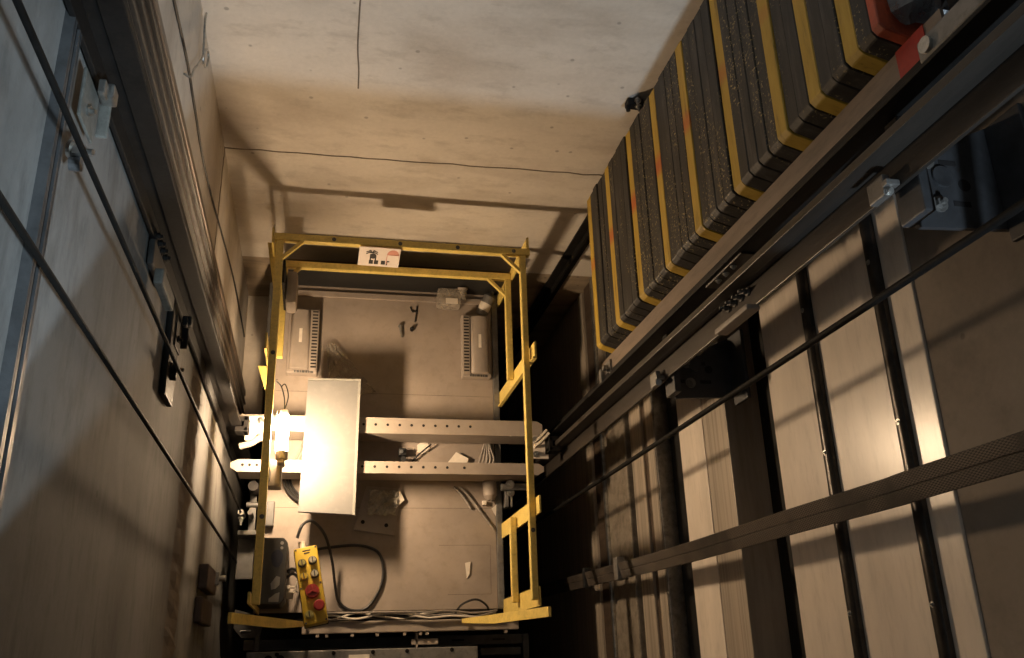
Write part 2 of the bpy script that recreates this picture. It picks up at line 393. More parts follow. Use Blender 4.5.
# left wall: slotted channels and brackets
def wall_channel(z, y0, y1, label):
    t = thing('wall_channel', (XL, (y0 + y1) / 2, z), label, 'channel')
    b = MB(); b.box((XL, y0, z - .021), (XL + .004, y1, z + .021))
    for s in (-1, 1):
        b.box((XL, y0, z + s * .019 - .003), (XL + .016, y1, z + s * .019 + .003)); b.box((XL + .012, y0, z + s * .013 - .005), (XL + .016, y1, z + s * .013 + .005))
    b.build('channel_profile', 'brace_grey', t)
    return t
wall_channel(2.935, -.05, 1.2, 'long grey slotted channel set across the left wall near the top')
def l_bracket(z, mat, label, k=1.0):
    t = thing('rail_bracket', (-.40, .88, z), label, 'bracket')
    zn = 'zinc' if mat != 'black_steel' else mat
    b = MB(); b.box((XL + .016, .84, z + .03), (XL + .022, .93, z + .12), .003); b.box((XL + .016, .87, z), (-.382, .955, z + .007), .003); b.build('angle_plate', mat, t)
    b = MB(); b.box((-.398, .93, z + .006), (-.372, .958, z + .04), .005); b.box((-.392, .92, z + .04), (-.380, .948, z + .065), .003); b.build('rail_clip', zn, t)
    MB().bolt((-.402, .87, z + .085), (1, -.2, .2), .009, .012).build('bolt', zn, t)
    MB().bolt((-.402, .775, z + .12), (1, -.2, .2), .010, .022).build('bolt', zn, t)
    b = MB(); b.cyl((XL + .016, .755, z + .11), (-.385, .755, z + .11), .012, seg=12); b.build('anchor_stud', 'brace_grey' if zn == 'zinc' else mat, t)
    if mat == 'black_steel':
        b = MB(); b.box((XL + .001, .69, z + .03), (XL + .018, .95, z + .17), .006); b.build('backing_pad', mat, t)
    return t
l_bracket(2.76, 'bracket_pale', 'pale zinc rail bracket bolted to the upper left wall channel')
l_bracket(1.66, 'black_steel', 'black greasy rail bracket on left wall beside the hanging rope')

# brown ribbed trunking beyond the left rail
g = thing('cable_trunking', (XL, 1.3, ZP), 'brown ribbed vertical trunking on left wall beyond the black rail', 'trunking')
b = MB(); b.box((XL + .002, 1.20, -1.2), (-.398, 1.395, ZT - .02), .003); b.build('body', 'brown_steel', g)
for y in (1.212, 1.262, 1.318): MB().box((-.399, y, -1.2), (-.388, y + .009, ZT - .02), .002).build('ridge', 'rail_steel', g)
MB().box((-.399, 1.365, -1.2), (-.392, 1.392, ZT - .02), .002).build('edge_strip', 'brown_steel', g)
MB().box((XL + .002, 1.075, -1.2), (-.40, 1.195, ZT - .02), .003).build('side_cover', 'bracket_dark', g)
# wire and hook
tag(MB().tube(spline([(XL + .005, 1.60, 5.0), (XL + .005, 1.60, 2.6), (XL + .004, 1.617, 2.0), (XL + .004, 1.60, 1.8), (XL + .003, 1.575, 1.4), (XL + .003, 1.65, .6), (XL + .004, 1.67, .2), (XL + .004, 1.66, -.4)], 10), .0045, 6).build('wall_wire', 'black', ), 'thin dark wire running down the left wall near the back corner', 'wire')
b = MB(); b.tube(spline([(XL + .002, 1.565, 1.99), (XL + .02, 1.56, 1.985), (XL + .02, 1.62, 1.94), (XL + .02, 1.70, 1.865), (XL + .02, 1.80, 1.79), (XL + .02, 1.83, 1.735), (XL + .02, 1.78, 1.735), (XL + .02, 1.74, 1.80), (XL + .02, 1.77, 1.83), (XL + .02, 1.81, 1.84), (XL + .02, 1.86, 1.86), (XL + .02, 1.89, 1.85)], 6), .0035, 6)
tag(b.build('wire_hook', 'zinc', smooth=True), 'bent wire hook sticking out of left wall near the top back corner', 'hook')
# switch boxes low on the left wall
g = thing('switch_box', (XL, .35, .3), 'small brown switch boxes with a roller arm low on the left wall', 'switch')
b = MB(); b.box((XL + .001, .30, .28), (XL + .035, .39, .62), .006); b.build('upper_box', 'switch', g)
b = MB(); b.box((XL + .001, .18, .30), (XL + .028, .27, .66), .006); b.build('lower_box', 'switch', g)
b = MB(); b.box((XL + .034, .335, .33), (XL + .05, .385, .36), .003); b.cyl((XL + .05, .36, .345), (XL + .075, .36, .345), .012); b.build('roller_arm', 'zinc', g)

# ------------------------------------------------------------------ ropes and travelling cable
def rope(x, y, x2, y2, z1, z2, r, label):
    b = MB(); n = 40
    b.tube([(x2 + (x - x2) * k / n, y2 + (y - y2) * k / n, z2 + (z1 - z2) * k / n) for k in range(n + 1)], r, 10)
    return tag(b.build('steel_rope', 'rope', smooth=True), label, 'rope', 'steel ropes hanging in the shaft')
rope(-.343, .487, -.345, .472, ZT - .02, -1.2, .0048, 'thin steel rope crossing the left wall, the lower left one')
g = rope(-.33, .655, -.33, .676, ZT - .02, -.1, .0045, 'thin steel rope left, passing the black bracket down to a clamp')
rope(1.165, .712, 1.13, .702, ZT - .02, -1.5, .0085, 'long steel rope crossing in front of the bright right sheet')
g = thing('travelling_cable', (1.23, .335, -1.5), 'broad braided black travelling cable hanging in front of the right wall', 'cable')
P = spline([(1.23, 0.335, 6.370), (1.23, 0.332, 2.847), (1.23, 0.330, 2.478), (1.23, 0.335, 1.949), (1.23, 0.339, 1.236), (1.23, 0.360, 0.153), (1.23, 0.376, -0.720), (1.23, 0.394, -1.950), (1.23, 0.406, -2.811)], 14)
d = Vector((-.25, .97, 0))
nrm = Vector((.97, .25, 0))
def strap(offs, w, th):
    b = MB(); bm = b.bm; rings = []
    for p in P:
        tw = Vector((0, 0, 0))
        c = p + d * offs
        rings.append([bm.verts.new(c + d * (w / 2) * a + nrm * th / 2 * e) for a, e in ((-1, -.6), (-.85, -1), (.85, -1), (1, -.6), (1, .6), (.85, 1), (-.85, 1), (-1, .6))])
    for A, B in zip(rings, rings[1:]):
        for k in range(8): bm.faces.new((A[k], A[(k + 1) % 8], B[(k + 1) % 8], B[k]))
    bm.faces.new(rings[0]); bm.faces.new(rings[-1][::-1])
    return b
def braid_mat():
    m, nt, b = new_mat('braided cable jacket')
    w = nt.nodes.new('ShaderNodeTexChecker'); w.inputs['Scale'].default_value = 1
    v = coords(nt, (1, 330, 150))
    nt.links.new(v, w.inputs['Vector']); w.inputs['Color1'].default_value = (.03, .026, .022, 1); w.inputs['Color2'].default_value = (.17, .14, .115, 1)
    n = noise(nt, coords(nt), 5, 4)
    c = mix(nt, ramp(nt, n, [(.40, (0, 0, 0)), (.55, (1, 1, 1))]), (.05, .043, .037), w.outputs['Color'])
    nt.links.new(c, b.inputs['Base Color']); b.inputs['Roughness'].default_value = .38; b.inputs['Metallic'].default_value = .25
    bump(nt, b, w.outputs['Fac'], .5, .002)
    return m
M['braid'] = braid_mat()
strap(-.0163, .0328, .014).build('strap', 'braid', g)
strap(.0163, .0328, .014).build('strap', 'braid', g)
b = MB(); b.box((1.212, .315, 0.553), (1.248, .405, 0.602), .004); b.build('cable_clip', 'grey_steel', g)
b = MB(); b.box((1.212, .322, 0.092), (1.248, .412, 0.123), .004); b.build('cable_clip', 'black', g)

# ------------------------------------------------------------------ counterweight
fr = thing('counterweight_sling', (1.2, 1.5, .80), 'brown steel frame holding the stacked slabs, red paint at its upper end', 'frame')
b = MB(); b.prism([(1.140, 1.107), (1.27, 1.107), (1.27, 1.115), (1.148, 1.115), (1.148, 1.172), (1.140, 1.172)], 2, .82, 3.0); b.build('upright', 'stile', fr)
b = MB(); b.box((1.1385, 1.1055, .83), (1.142, 1.1085, 2.86)); b.build('edge_strip', 'rail_steel', fr)
b = MB(); b.prism([(1.150, 1.905), (1.27, 1.905), (1.27, 1.897), (1.158, 1.897), (1.158, 1.88), (1.150, 1.88)], 2, .82, 3.0); b.build('upright', 'brown_steel', fr)
MB().box((1.16, 1.13, .80), (1.30, 1.88, .920), .004).build('bottom_beam', 'black_steel', fr)
MB().box((1.16, 1.13, 3.0), (1.30, 1.90, 3.10), .004).build('top_beam', 'black_steel', fr)
b = MB(); b.prism([(1.1375, 1.1045), (1.19, 1.1045), (1.19, 1.1065), (1.1395, 1.1065), (1.1395, 1.173), (1.1375, 1.173)], 2, 2.86, 2.95); b.build('paint_mark', 'redpaint', fr)
b = MB(); b.box((1.13, 1.095, .86), (1.149, 1.15, .93), .004); b.box((1.11, 1.05, .84), (1.128, 1.125, .87), .003); b.cyl((1.11, 1.12, .9), (1.135, 1.12, .9), .012); b.bolt((1.13, 1.10, .94), (-1, 0, 0), .01, .02); b.build('guide_shoe', 'grey_steel', fr)
b = MB(); b.box((1.125, 1.085, 2.935), (1.137, 1.135, 3.30), .006); b.build('hanger_bar', 'grey_steel', fr)
b = MB(); b.cyl((1.125, 1.11, 2.965), (1.117, 1.11, 2.965), .017, seg=18); b.build('hanger_bolt', 'zinc', fr)

N = 38; TH = .0515
ordn = ['lowest', 'second', 'third', 'fourth', 'fifth', 'sixth', 'seventh', 'eighth', 'ninth']
yel = [0, 5, 10, 15, 20, 25, 30, 33, 36]
nth = ['first', 'second', 'third', 'fourth']
def plate_mesh(b, x0, z0, th, bev=.004):
    b.prism([(x0, 1.205), (x0 + .012, 1.192), (1.149, 1.174), (1.30, 1.174), (1.30, 1.872), (x0, 1.872)], 2, z0, z0 + th, bev)
for k in range(N + 1):
    z0 = .922 + TH * k; x0 = 1.08 + random.uniform(-.004, .003)
    b = MB(); plate_mesh(b, x0, z0, (TH if k < N else .028) - .0015, .0025)
    if k in yel:
        lab = f'yellow edged counterweight slab, {ordn[yel.index(k)]} yellow one counting from the bottom'
        m = 'plate_y'; grp = 'yellow edged slabs in the counterweight'
    elif k == N:
        lab = 'red edged counterweight slab at the very top of the stack'; m = 'plate_r'; grp = None
    else:
        q = max(j for j, y in enumerate(yel) if y < k)
        pos = nth[k - yel[q] - 1]
        lab = f'dark counterweight slab, {pos} above the {ordn[q]} yellow edged slab from the bottom'
        m = 'plate'; grp = 'dark slabs in the counterweight'
    tag(b.build('counterweight_slab', m), lab, 'weight', grp)
# crumpled film on the counterweight top
b = MB()
vs = []
nx, ny = 14, 22
grid = [[b.bm.verts.new((1.10 + .19 * i / nx + random.uniform(-.008, .008), 1.20 + .62 * j / ny + random.uniform(-.01, .01), 2.912 + abs(random.gauss(0, .02)) + .05 * math.sin(i * .9 + j * .7) ** 2 * (0 if i in (0, nx) or j in (0, ny) else 1))) for j in range(ny + 1)] for i in range(nx + 1)]
for i in range(nx):
    for j in range(ny): b.bm.faces.new((grid[i][j], grid[i + 1][j], grid[i + 1][j + 1], grid[i][j + 1]))
o = tag(b.build('wrapping_film', 'wrap', smooth=False), 'crumpled grey wrapping film lying on top of the red edged slab', 'film')
for v in o.data.vertices: v.co.z = max(v.co.z, 2.909)

# ------------------------------------------------------------------ the lift car: roof
car = thing('car_roof', (.3, 1.0, -.1), 'dusty beige lift car roof at the bottom of the shaft', 'roof')
RX0, RX1, RY0, RY1 = -.25, .862, .245, 1.80
b = MB(); b.box((RX0, RY0, -.04), (RX1 - .03, RY1, 0), .004); b.build('roof_panel', 'roof', car)
b = MB(); b.box((RX1 - .03, RY0, -.10), (RX1, RY1, .008), .004); b.build('side_trim', 'grey_steel', car)
b = MB(); b.box((RX0 + .05, RY1, -.12), (RX1, RY1 + .012, .235), .003); b.build('rear_toe_board', 'black', car)
b = MB(); b.box((RX0 + .02, RY1 - .06, 0), (RX1 - .06, RY1 - .03, .012), .003); b.build('rear_strip', 'roof', car)
b = MB(); b.box((-.275, 1.36, -.06), (RX0 - .004, 1.80, .015), .003); b.build('side_channel', 'dark_grey', car)
b = MB(); b.box((-.245, .26, -2.3), (RX1 - .01, 1.79, -.041), .004); b.build('car_body', 'dark_grey', car)
b = MB(); b.box((-.04, .155, -.05), (.926, .205, .0), .004); b.build('front_ledge', 'beam', car)
b = MB(); b.box((-.245, .206, -.05), (.90, .2445, -.024), .002); b.build('front_trough', 'black_steel', car)
for x in (.02, .06, .17, .28, .40, .47, .50, .86): MB().box((x, .140, -.04), (x + .014, .156, -.005), .002).build('front_tab', 'beam', car)
g = MB()
for (x0, y0, x1, y1) in ((-.245, .70, .82, .702), (.56, .53, .80, .5315), (.80, .31, .8015, .5315), (.6, .31, .80, .3115), (-.245, 1.25, .82, 1.2515)):
    g.box((x0, y0, -.001), (x1, y1, .0006))
g.build('panel_seams', 'crack', car)

# ------------------------------------------------------------------ crosshead beams
def channel_beam(y0, y1, label, holes):
    t = thing('channel_beam', (.33, (y0 + y1) / 2, 0), label, 'beam')
    b = MB(); c = .03
    b.prism([(-.375, y0 + c * .6), (-.345, y0), (.995, y0), (1.025, y0 + c * .6), (1.025, y1 - c * .5), (1.0, y1), (-.345, y1), (-.375, y1 - c * .5)], 2, .188, .200)
    b.build('top_flange', 'beam', t)
    b = MB(); b.box((-.345, y0, .04), (.995, y0 + .008, .19)); b.build('web', 'beam', t)
    b = MB(); b.box((-.345, y0 + .004, .04), (.995, y1 - .01, .05)); b.build('lower_flange', 'beam', t)
    for x in holes: MB().disc((x, y0 + (y1 - y0) * .55, .1995), .0062, .0012).build('bolt_hole', 'hole', t)
    for x in (-.20, .77): MB().box((x, y0 + .01, 0), (x + .05, y1 - .01, .04)).build('foot_block', 'dark_grey', t)
    return t
hl = [.19 + .0545 * k for k in range(10)]
channel_beam(1.005, 1.078, 'cream channel beam with a row of holes across the roof, farther of the two', [-.33, -.30, -.27] + hl)
channel_beam(.822, .876, 'cream channel beam with a row of holes across the roof, nearer of the two', [-.325, -.295, -.265] + hl[:8] + [.65])
for sx, xx, lab in ((-1, -.36, 'guide shoe gripping the left rail between the beam ends'), (1, 1.04, 'guide shoe gripping the right rail between the beam ends')):
    t = thing('guide_shoe', (xx, .95, .2), lab, 'guide shoe')
    yc = 1.01 if sx < 0 else .95
    a = xx - sx * .05
    tip = -.335 if sx < 0 else 1.058
    b = MB(); b.box((tip - sx * .10, yc - .055, .205), (tip - sx * .012, yc + .055, .222), .004); b.build('base_plate', 'pale_steel', t)
    b = MB()
    for s in (-1, 1): b.box((tip - sx * .03, yc + s * .0115, .222), (tip + sx * .026, yc + s * .034, .30), .004)
    b.box((tip - sx * .03, yc - .034, .222), (tip - sx * .010, yc + .034, .30), .003)
    b.build('shoe_jaw', 'black_steel', t)
    MB().bolt((tip - sx * .075, yc - .035, .222), (0, 0, 1), .010, .012).build('bolt', 'zinc', t)
    MB().bolt((tip - sx * .075, yc + .035, .222), (0, 0, 1), .010, .012).build('bolt', 'zinc', t)
    if sx > 0:
        b = MB(); b.tube(spline([(.97, .97, .2), (1.0, .99, .25), (1.03, 1.02, .27)], 5), .008, 6); b.tube(spline([(.97, .945, .2), (1.0, .965, .26), (1.035, 1.0, .29)], 5), .008, 6); b.build('oil_wick', 'rag', t)
    else:
        b = MB(); b.tube(spline([(-.25, .97, .24), (-.29, .94, .24), (-.34, .925, .235)], 5), .014, 8); b.build('oil_wick', 'beam', t)
# floor of the beam pocket on the left: safety linkage
g = thing('safety_linkage', (-.31, .70, 0), 'steel lever linkage with rope clamp beside the left end of the near beam', 'linkage')
b = MB(); b.box((-.30, .60, -.06), (-.27, .82, -.045), .003); b.build('lever_arm', 'dark_grey', g)
b = MB(); b.cyl((-.305, .70, .07), (-.255, .70, .07), .012); b.cyl((-.285, .66, -.03), (-.285, .66, .12), .010); b.build('pivot_rod', 'dark_grey', g)
b = MB(); b.cyl((-.33, .676, -.10), (-.33, .676, .03), .013); b.bolt((-.33, .66, -.02), (0, -1, 0), .010, .02); b.build('rope_clamp', 'zinc', g)
b = MB(); b.box((-.34, .58, -.12), (-.255, .60, .0), .004); b.box((-.345, .40, -.14), (-.27, .58, -.12), .004); b.build('bracket', 'dark_grey', g)
b = MB(); b.cyl((-.28, .78, -.02), (-.28, .78, .10), .022); b.build('roller', 'black_steel', g)
g = thing('rail_clamp', (.89, .79, 0), 'grey clamp with bright bolts at right end, in front of the near beam', 'clamp')
b = MB(); b.box((.845, .775, .05), (.98, .805, .085), .004); b.build('clamp_bar', 'grey_steel', g)
b = MB(); b.box((.868, .70, -.02), (.885, .79, .05), .003); b.box((.895, .70, -.02), (.903, .79, .05), .002); b.build('hanger', 'grey_steel', g)
MB().bolt((.885, .80, .085), (0, -.2, 1), .014, .02).build('bolt', 'zinc', g)
MB().bolt((.893, .765, .06), (0, -.3, 1), .012, .016).build('bolt', 'zinc', g)

# ------------------------------------------------------------------ yellow guardrail
gr = thing('guardrail', (.32, 1.0, 0), 'yellow tubular safety railing around the lift car roof', 'railing')
W = .015
def rail_box(name, a, b_): return MB().box(a, b_, .004).build(name, 'yellow', gr)
rail_box('top_rail', (-.225, 1.700, .672), (.874, 1.732, .705))
rail_box('top_rail', (-.217, .235, .670), (-.187, 1.70, .703))
rail_box('top_rail', (.828, .235, .670), (.854, 1.70, .703))
rail_box('mid_rail', (-.195, 1.735, .325), (.862, 1.768, .355))
rail_box('mid_rail', (-.205, 1.30, .325), (-.178, 1.735, .355))
rail_box('mid_rail', (.832, 1.235, .325), (.862, 1.735, .355))
rail_box('mid_rail', (.824, .25, .325), (.852, .605, .355))
MB().prism([(-.283, 1.272), (-.232, 1.274), (-.246, 1.163)], 2, .285, .30).build('wedge_plate', 'yellow', gr)
MB().prism([(-.262, 1.757), (-.215, 1.758), (-.224, 1.535)], 2, .54, .55).build('wedge_plate', 'yellow', gr)
def post(name, x0, x1, y0, y1, ztop=.70, taper=0):
    b = MB(); b.prism([(y0, 0.0), (y1, 0.0), (y1 + taper, ztop), (y0 - taper, ztop)], 0, x0, x1); return b.build(name, 'yellow', gr)
post('post', .863, .871, 1.20, 1.275, .76); post('post_flange', .855, .863, 1.20, 1.208, .76)
post('post', .856, .863, .560, .628, .76); post('post', .856, .863, .213, .285, .70)
post('post', .863, .871, 1.735, 1.79, .70); post('post', -.236, -.228, 1.70, 1.745, .70, .012)
post('post', -.236, -.228, 1.235, 1.28, .68, .012); post('post', -.232, -.224, .24, .28, .69)
def gusset(x, y, z, sx, l, w=.012):
    b = MB(); b.prism([(x, y - l), (x, y - l + w * 1.5), (x - sx * (l - w * 1.5), y), (x - sx * l, y)], 2, z - .02, z); return b.build('corner_gusset', 'yellow', gr)
gusset(.828, 1.70, .70, 1, .085); gusset(-.187, 1.70, .70, -1, .085); gusset(.832, 1.735, .352, 1, .085); gusset(-.178, 1.735, .352, -1, .06)
def strut(x0, z0, x1, z1):
    """flat bar sloping from the rail corner down to the front of the roof, narrower at its foot"""
    b = MB(); d = Vector((x1 - x0, 0, z1 - z0)).normalized(); n = Vector((-d.z, 0, d.x)) * .006
    rows = []
    for (x, z, ya, yb) in ((x0, z0, .170, .207), (x0 + (x1 - x0) * .6, z0 + (z1 - z0) * .6, .168, .205), (x1, z1, .186, .204)):
        rows.append([b.bm.verts.new(Vector((x, y, z)) + n * e) for y, e in ((ya, 1), (yb, 1), (yb, -1), (ya, -1))])
    for A, B in zip(rows, rows[1:]):
        for k in range(4): b.bm.faces.new((A[k], A[(k + 1) % 4], B[(k + 1) % 4], B[k]))
    b.bm.faces.new(rows[0]); b.bm.faces.new(rows[-1][::-1])
    return b.build('diagonal_brace', 'yellow', gr)
strut(.885, .74, .665, .02); strut(-.285, .74, -.02, .02)
for (x, y, z) in ((.02, 1.716, .705), (.30, 1.716, .705), (.55, 1.716, .705), (.80, 1.716, .705), (-.2, .55, .703), (-.2, 1.2, .703), (.841, .5, .703)): MB().bolt((x, y, z), (0, 0, 1), .006, .006).build('rail_bolt', 'dark_grey', gr)

# sign hanging from the back top rail
sg = thing('warning_sign', (.215, 1.69, .66), 'small white sign with red and black pictogram on the back top rail', 'sign')
ang = math.radians(-38)
RT = Matrix.Translation((.2155, 1.692, .706)) @ Matrix.Rotation(math.radians(1.5), 4, 'Y') @ Matrix.Rotation(math.radians(68), 4, 'X') @ Matrix.Scale(1.12, 4, (0, 1, 0))
def sgn(b, name, mat):
    b.xform(RT); return b.build(name, mat, sg)
b = MB(); b.box((-.088, -.098, 0), (.088, .0, .003), .001); sgn(b, 'sign_plate', 'signface')
b = MB()   # palm and blocky row of letters in black
b.box((-.040, -.085, .003), (-.034, -.035, .0036)); b.box((-.018, -.085, .003), (-.012, -.045, .0036)); b.cyl((-.026, -.045, .003), (-.026, -.045, .0036), .014, seg=14)
for k, x in enumerate((-.042, -.020, .010)): b.box((x, -.086, .003), (x + .018, -.066, .0036))
b.box((.032, -.088, .003), (.038, -.066, .0036)); b.box((.036, -.072, .003), (.046, -.066, .0036))
for a in (200, 160, 120, 60, 25, -20):
    c, s = math.cos(math.radians(a)), math.sin(math.radians(a))
    b.tube([(-.032, -.028, .0033), (-.032 + c * .014, -.028 + s * .010 + .004, .0033), (-.032 + c * .026, -.028 + s * .014 - .002, .0033)], .0022, 5)
sgn(b, 'black_print', 'signblack')
b = MB(); pts = [(.058 + .026 * math.cos(t), -.034 + .026 * math.sin(t), .0034) for t in [PI * k / 12 for k in range(13)]]
b.sheet([(x, y, z) for x, y, z in pts], .0006); b.tube([(.034, -.036, .0033), (.032, -.06, .0033), (.036, -.082, .0033)], .0014, 5); b.tube([(.034, -.034, .0033), (.084, -.034, .0033)], .0016, 5)
sgn(b, 'red_print', 'signred')

# ------------------------------------------------------------------ work lamp on the left rail
lp = thing('work_lamp', (-.165, .86, .5), 'lit warm tube work lamp clipped to the left top rail', 'lamp')
b = MB(); b.cyl((-.1475, .835, .550), (-.1475, .980, .550), .0215, seg=24); b.build('lamp_tube', 'lamp', lp, smooth=True)
b = MB(); b.cyl((-.1475, .800, .550), (-.1475, .834, .550), .024, seg=24); b.cyl((-.1475, .981, .550), (-.1475, 1.005, .550), .018, seg=24); b.build('lamp_socket', 'beam', lp)
b = MB(); b.box((-.200, .700, .425), (-.146, .800, .51), .006); b.box((-.165, .785, .465), (-.135, .80, .565), .004); b.build('holder_box', 'vent', lp)
b = MB(); b.box((-.178, .825, .528), (-.174, .995, .578), .001); b.build('added_light_shield', 'grey_steel', lp)  # plate added to block lamp light from the nearby left wall
b = MB(); b.box((-.200, .72, .51), (-.188, .76, .669), .003); b.build('rail_clip', 'dark_grey', lp)
b = MB(); b.tube(spline([(-.1475, 1.005, .550), (-.150, 1.05, .565), (-.165, 1.10, .565), (-.182, 1.11, .60), (-.180, 1.10, .66)], 6), .0025, 6); b.tube(spline([(-.1475, 1.005, .550), (-.135, 1.06, .565), (-.150, 1.11, .565), (-.165, 1.10, .565)], 6), .0025, 6); b.build('hanger_wire', 'black', lp)

# white board lying across the beams
g = thing('white_board', (.045, .94, .2), 'bright white rectangular board laid across both cream beams beside the lamp', 'board')
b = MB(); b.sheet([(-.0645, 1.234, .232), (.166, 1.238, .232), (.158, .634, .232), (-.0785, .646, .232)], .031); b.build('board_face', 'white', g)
b = MB(); b.sheet([(.159, 1.239, .235), (.170, 1.239, .235), (.162, .632, .235), (.151, .632, .235)], .034); b.sheet([(-.0655, 1.236, .2345), (-.0655, 1.244, .2345), (.170, 1.248, .2345), (.170, 1.239, .2345)], .034); b.build('edge_strip', 'board_edge', g)

# ------------------------------------------------------------------ vents
def vent(xc, yc, flip, label, group='louvred vent boxes on the roof'):
    t = thing('vent_box', (xc, yc, 0), label, 'vent', group)
    b = MB(); b.box((-.072, -.165, 0), (.072, .165, .055), .006); b.build('base_tray', 'vent', t, local=True)
    s = -1 if flip else 1
    b = MB(); n = 10
    prof = []
    x0, x1 = (-.062, .030)
    for k in range(n + 1):
        a = PI * k / n; prof.append(((x0 + x1) / 2 - math.cos(a) * (x1 - x0) / 2, .055 + math.sin(a) ** .6 * .028))
    prof = [(s * x, z) for x, z in prof]
    b.prism(prof, 1, -.150, .150, .003); b.build('rounded_cover', 'vent', t, local=True, smooth=True)
    b = MB(); b.box((s * .034, -.155, .055), (s * .070, .155, .066), .003); b.build('louvre_bar', 'vent', t, local=True)
    b = MB()
    for k in range(18): y = -.140 + k * .0165; b.box((s * .039, y, .0655), (s * .065, y + .0075, .0668))
    b.build('louvre_slots', 'hole', t, local=True)
    b = MB(); b.box((s * -.020, -.02, .0825), (s * -.006, .05, .0840)); b.build('label_strip', 'paper', t, local=True)
    b = MB()
    x = -.035
    for wdt in (.008, .012, .006, .014, .010, .007, .013): 
        b.box((x, -.163, .0550), (x + wdt, -.152, .0562)); x += wdt + .003
    b.build('raised_print' if not flip else 'end_slots', 'dark_grey', t, local=True)
    return t
vent(-.100, 1.49, False, 'dusty louvred vent box on the roof, left one near the rail corner')
vent(.742, 1.50, True, 'dusty louvred vent box on the roof, right one below the can')
# white unit under the left back corner
g = thing('cable_box', (-.15, 1.58, .34), 'pale box with rounded end hung inside the left rear corner of the railing', 'box')
b = MB(); b.box((-.176, 1.50, .36), (-.128, 1.655, .50), .018); b.build('body', 'vent', g, smooth=True)
b = MB(); b.box((-.186, 1.52, .34), (-.1755, 1.63, .669), .003); b.build('side_cover', 'black_steel', g)

# ------------------------------------------------------------------ things lying on the roof
g = thing('plastic_jug', (.62, 1.745, 0), 'dirty translucent jug lying at the rear edge of the roof', 'jug')
b = MB(); b.box((.545, 1.70, .001), (.665, 1.795, .085), .018); b.build('body', 'plastic', g, smooth=True)
b = MB(); b.cyl((.668, 1.745, .05), (.672, 1.79, .075), .026, .022, 18); b.build('neck', 'plastic', g, smooth=True)
b = MB(); b.cyl((.672, 1.79, .075), (.672, 1.80, .079), .026, seg=18); b.build('cap', 'vent', g)
b = MB(); b.box((.585, 1.705, .0855), (.645, 1.735, .0865)); b.build('label', 'paper', g)
ax = Matrix.Translation((.765, 1.665, .012)) @ Matrix.Rotation(math.radians(-26), 4, 'Z') @ Matrix.Rotation(math.radians(-72), 4, 'X')
g = thing('spray_can', (.79, 1.72, 0), 'tilted spray can with pale label leaning in the right rear corner', 'can')
b = MB(); b.cyl((0, .02, .02), (0, .02, .125), .030, seg=24); b.xform(ax).build('can_body', 'grey_steel', g, smooth=True)
b = MB(); b.cyl((0, .02, .045), (0, .02, .085), .0305, seg=24); b.xform(ax).build('label', 'paper', g, smooth=True)
b = MB(); b.cyl((0, .02, .125), (0, .02, .140), .029, .02, 24); b.cyl((0, .02, .14), (0, .02, .155), .012, seg=16); b.xform(ax).build('cap', 'dark_grey', g, smooth=True)
b = MB(); pts = []
nx, ny = 10, 12
gd = [[None] * (ny + 1) for _ in range(nx + 1)]
for i in range(nx + 1):
    for j in range(ny + 1):
        u, v = i / nx, j / ny
        w = .03 + .11 * v
        gd[i][j] = b.bm.verts.new((.03 + .12 * v + (u - .5) * w * 1.5, 1.49 - .27 * v + (u - .5) * w * .5, .004 + .05 * math.sin(PI * u) * (.4 + v * .6) + random.uniform(0, .018)))
for i in range(nx):
    for j in range(ny): b.bm.faces.new((gd[i][j], gd[i + 1][j], gd[i + 1][j + 1], gd[i][j + 1]))
tag(b.build('plastic_bag', 'plastic'), 'crumpled clear plastic bag lying beside the left vent box', 'bag')
b = MB(); b.tube(spline([(.415, 1.71, .004), (.428, 1.685, .004), (.446, 1.69, .004), (.45, 1.715, .004), (.445, 1.67, .004), (.44, 1.63, .004)], 6), .0035, 6)
tag(b.build('bent_wire', 'black'), 'small bent black wire loop on the open roof near the back rail', 'wire')
b = MB(); b.cyl((.367, 1.60, .008), (.375, 1.545, .008), .008, .005, 10); b.cyl((.367, 1.60, .008), (.366, 1.607, .008), .013, seg=6)
tag(b.build('bolt', 'grey_steel'), 'loose grey bolt lying on the open roof', 'bolt')
b = MB(); b.cyl((.425, 1.59, .0), (.425, 1.59, .012), .012, seg=6); b.cyl((.418, 1.592, .012), (.432, 1.592, .018), .006)
tag(b.build('nut', 'black_steel'), 'loose dark nut lying beside the grey bolt', 'nut')
def scrap(name, pts, mat, label, cat, th=.003, z=.004):
    return tag(MB().sheet([(x, y, z + random.uniform(0, .003)) for x, y in pts], th).build(name, mat), label, cat)
scrap('cardboard_disc', [(.455, 1.0), (.47, 1.012), (.505, 1.012), (.515, .99), (.508, .965), (.48, .955), (.457, .968)], 'paper', 'pale rounded paper scrap on the roof between the beams', 'scrap')
scrap('paper_scrap', [(.60, .915), (.64, .965), (.70, .935), (.69, .905)], 'paper', 'crumpled cream paper scrap against the near beam, right half', 'scrap', .003, .02)
scrap('paper_scrap', [(.680, .45), (.705, .455), (.70, .40), (.688, .38)], 'paper', 'torn white paper scrap on the front right of the roof', 'scrap')
scrap('paper_scrap', [(.81, .70), (.835, .72), (.83, .665)], 'paper', 'tiny white paper scrap beside the right edge, front half', 'scrap')
g = thing('steel_plate', (.28, .69, 0), 'pale square plate with two holes lying in front of the near beam', 'plate')
b = MB(); b.sheet([(.168, .60, .012), (.352, .575, .012), (.385, .79, .012), (.22, .80, .012)], .011); b.build('plate_body', 'beam', g)
for x, y in ((.208, .635), (.315, .62)): MB().disc((x, y, .0118), .009).build('plate_hole', 'hole', g)
b = MB(); gd = []
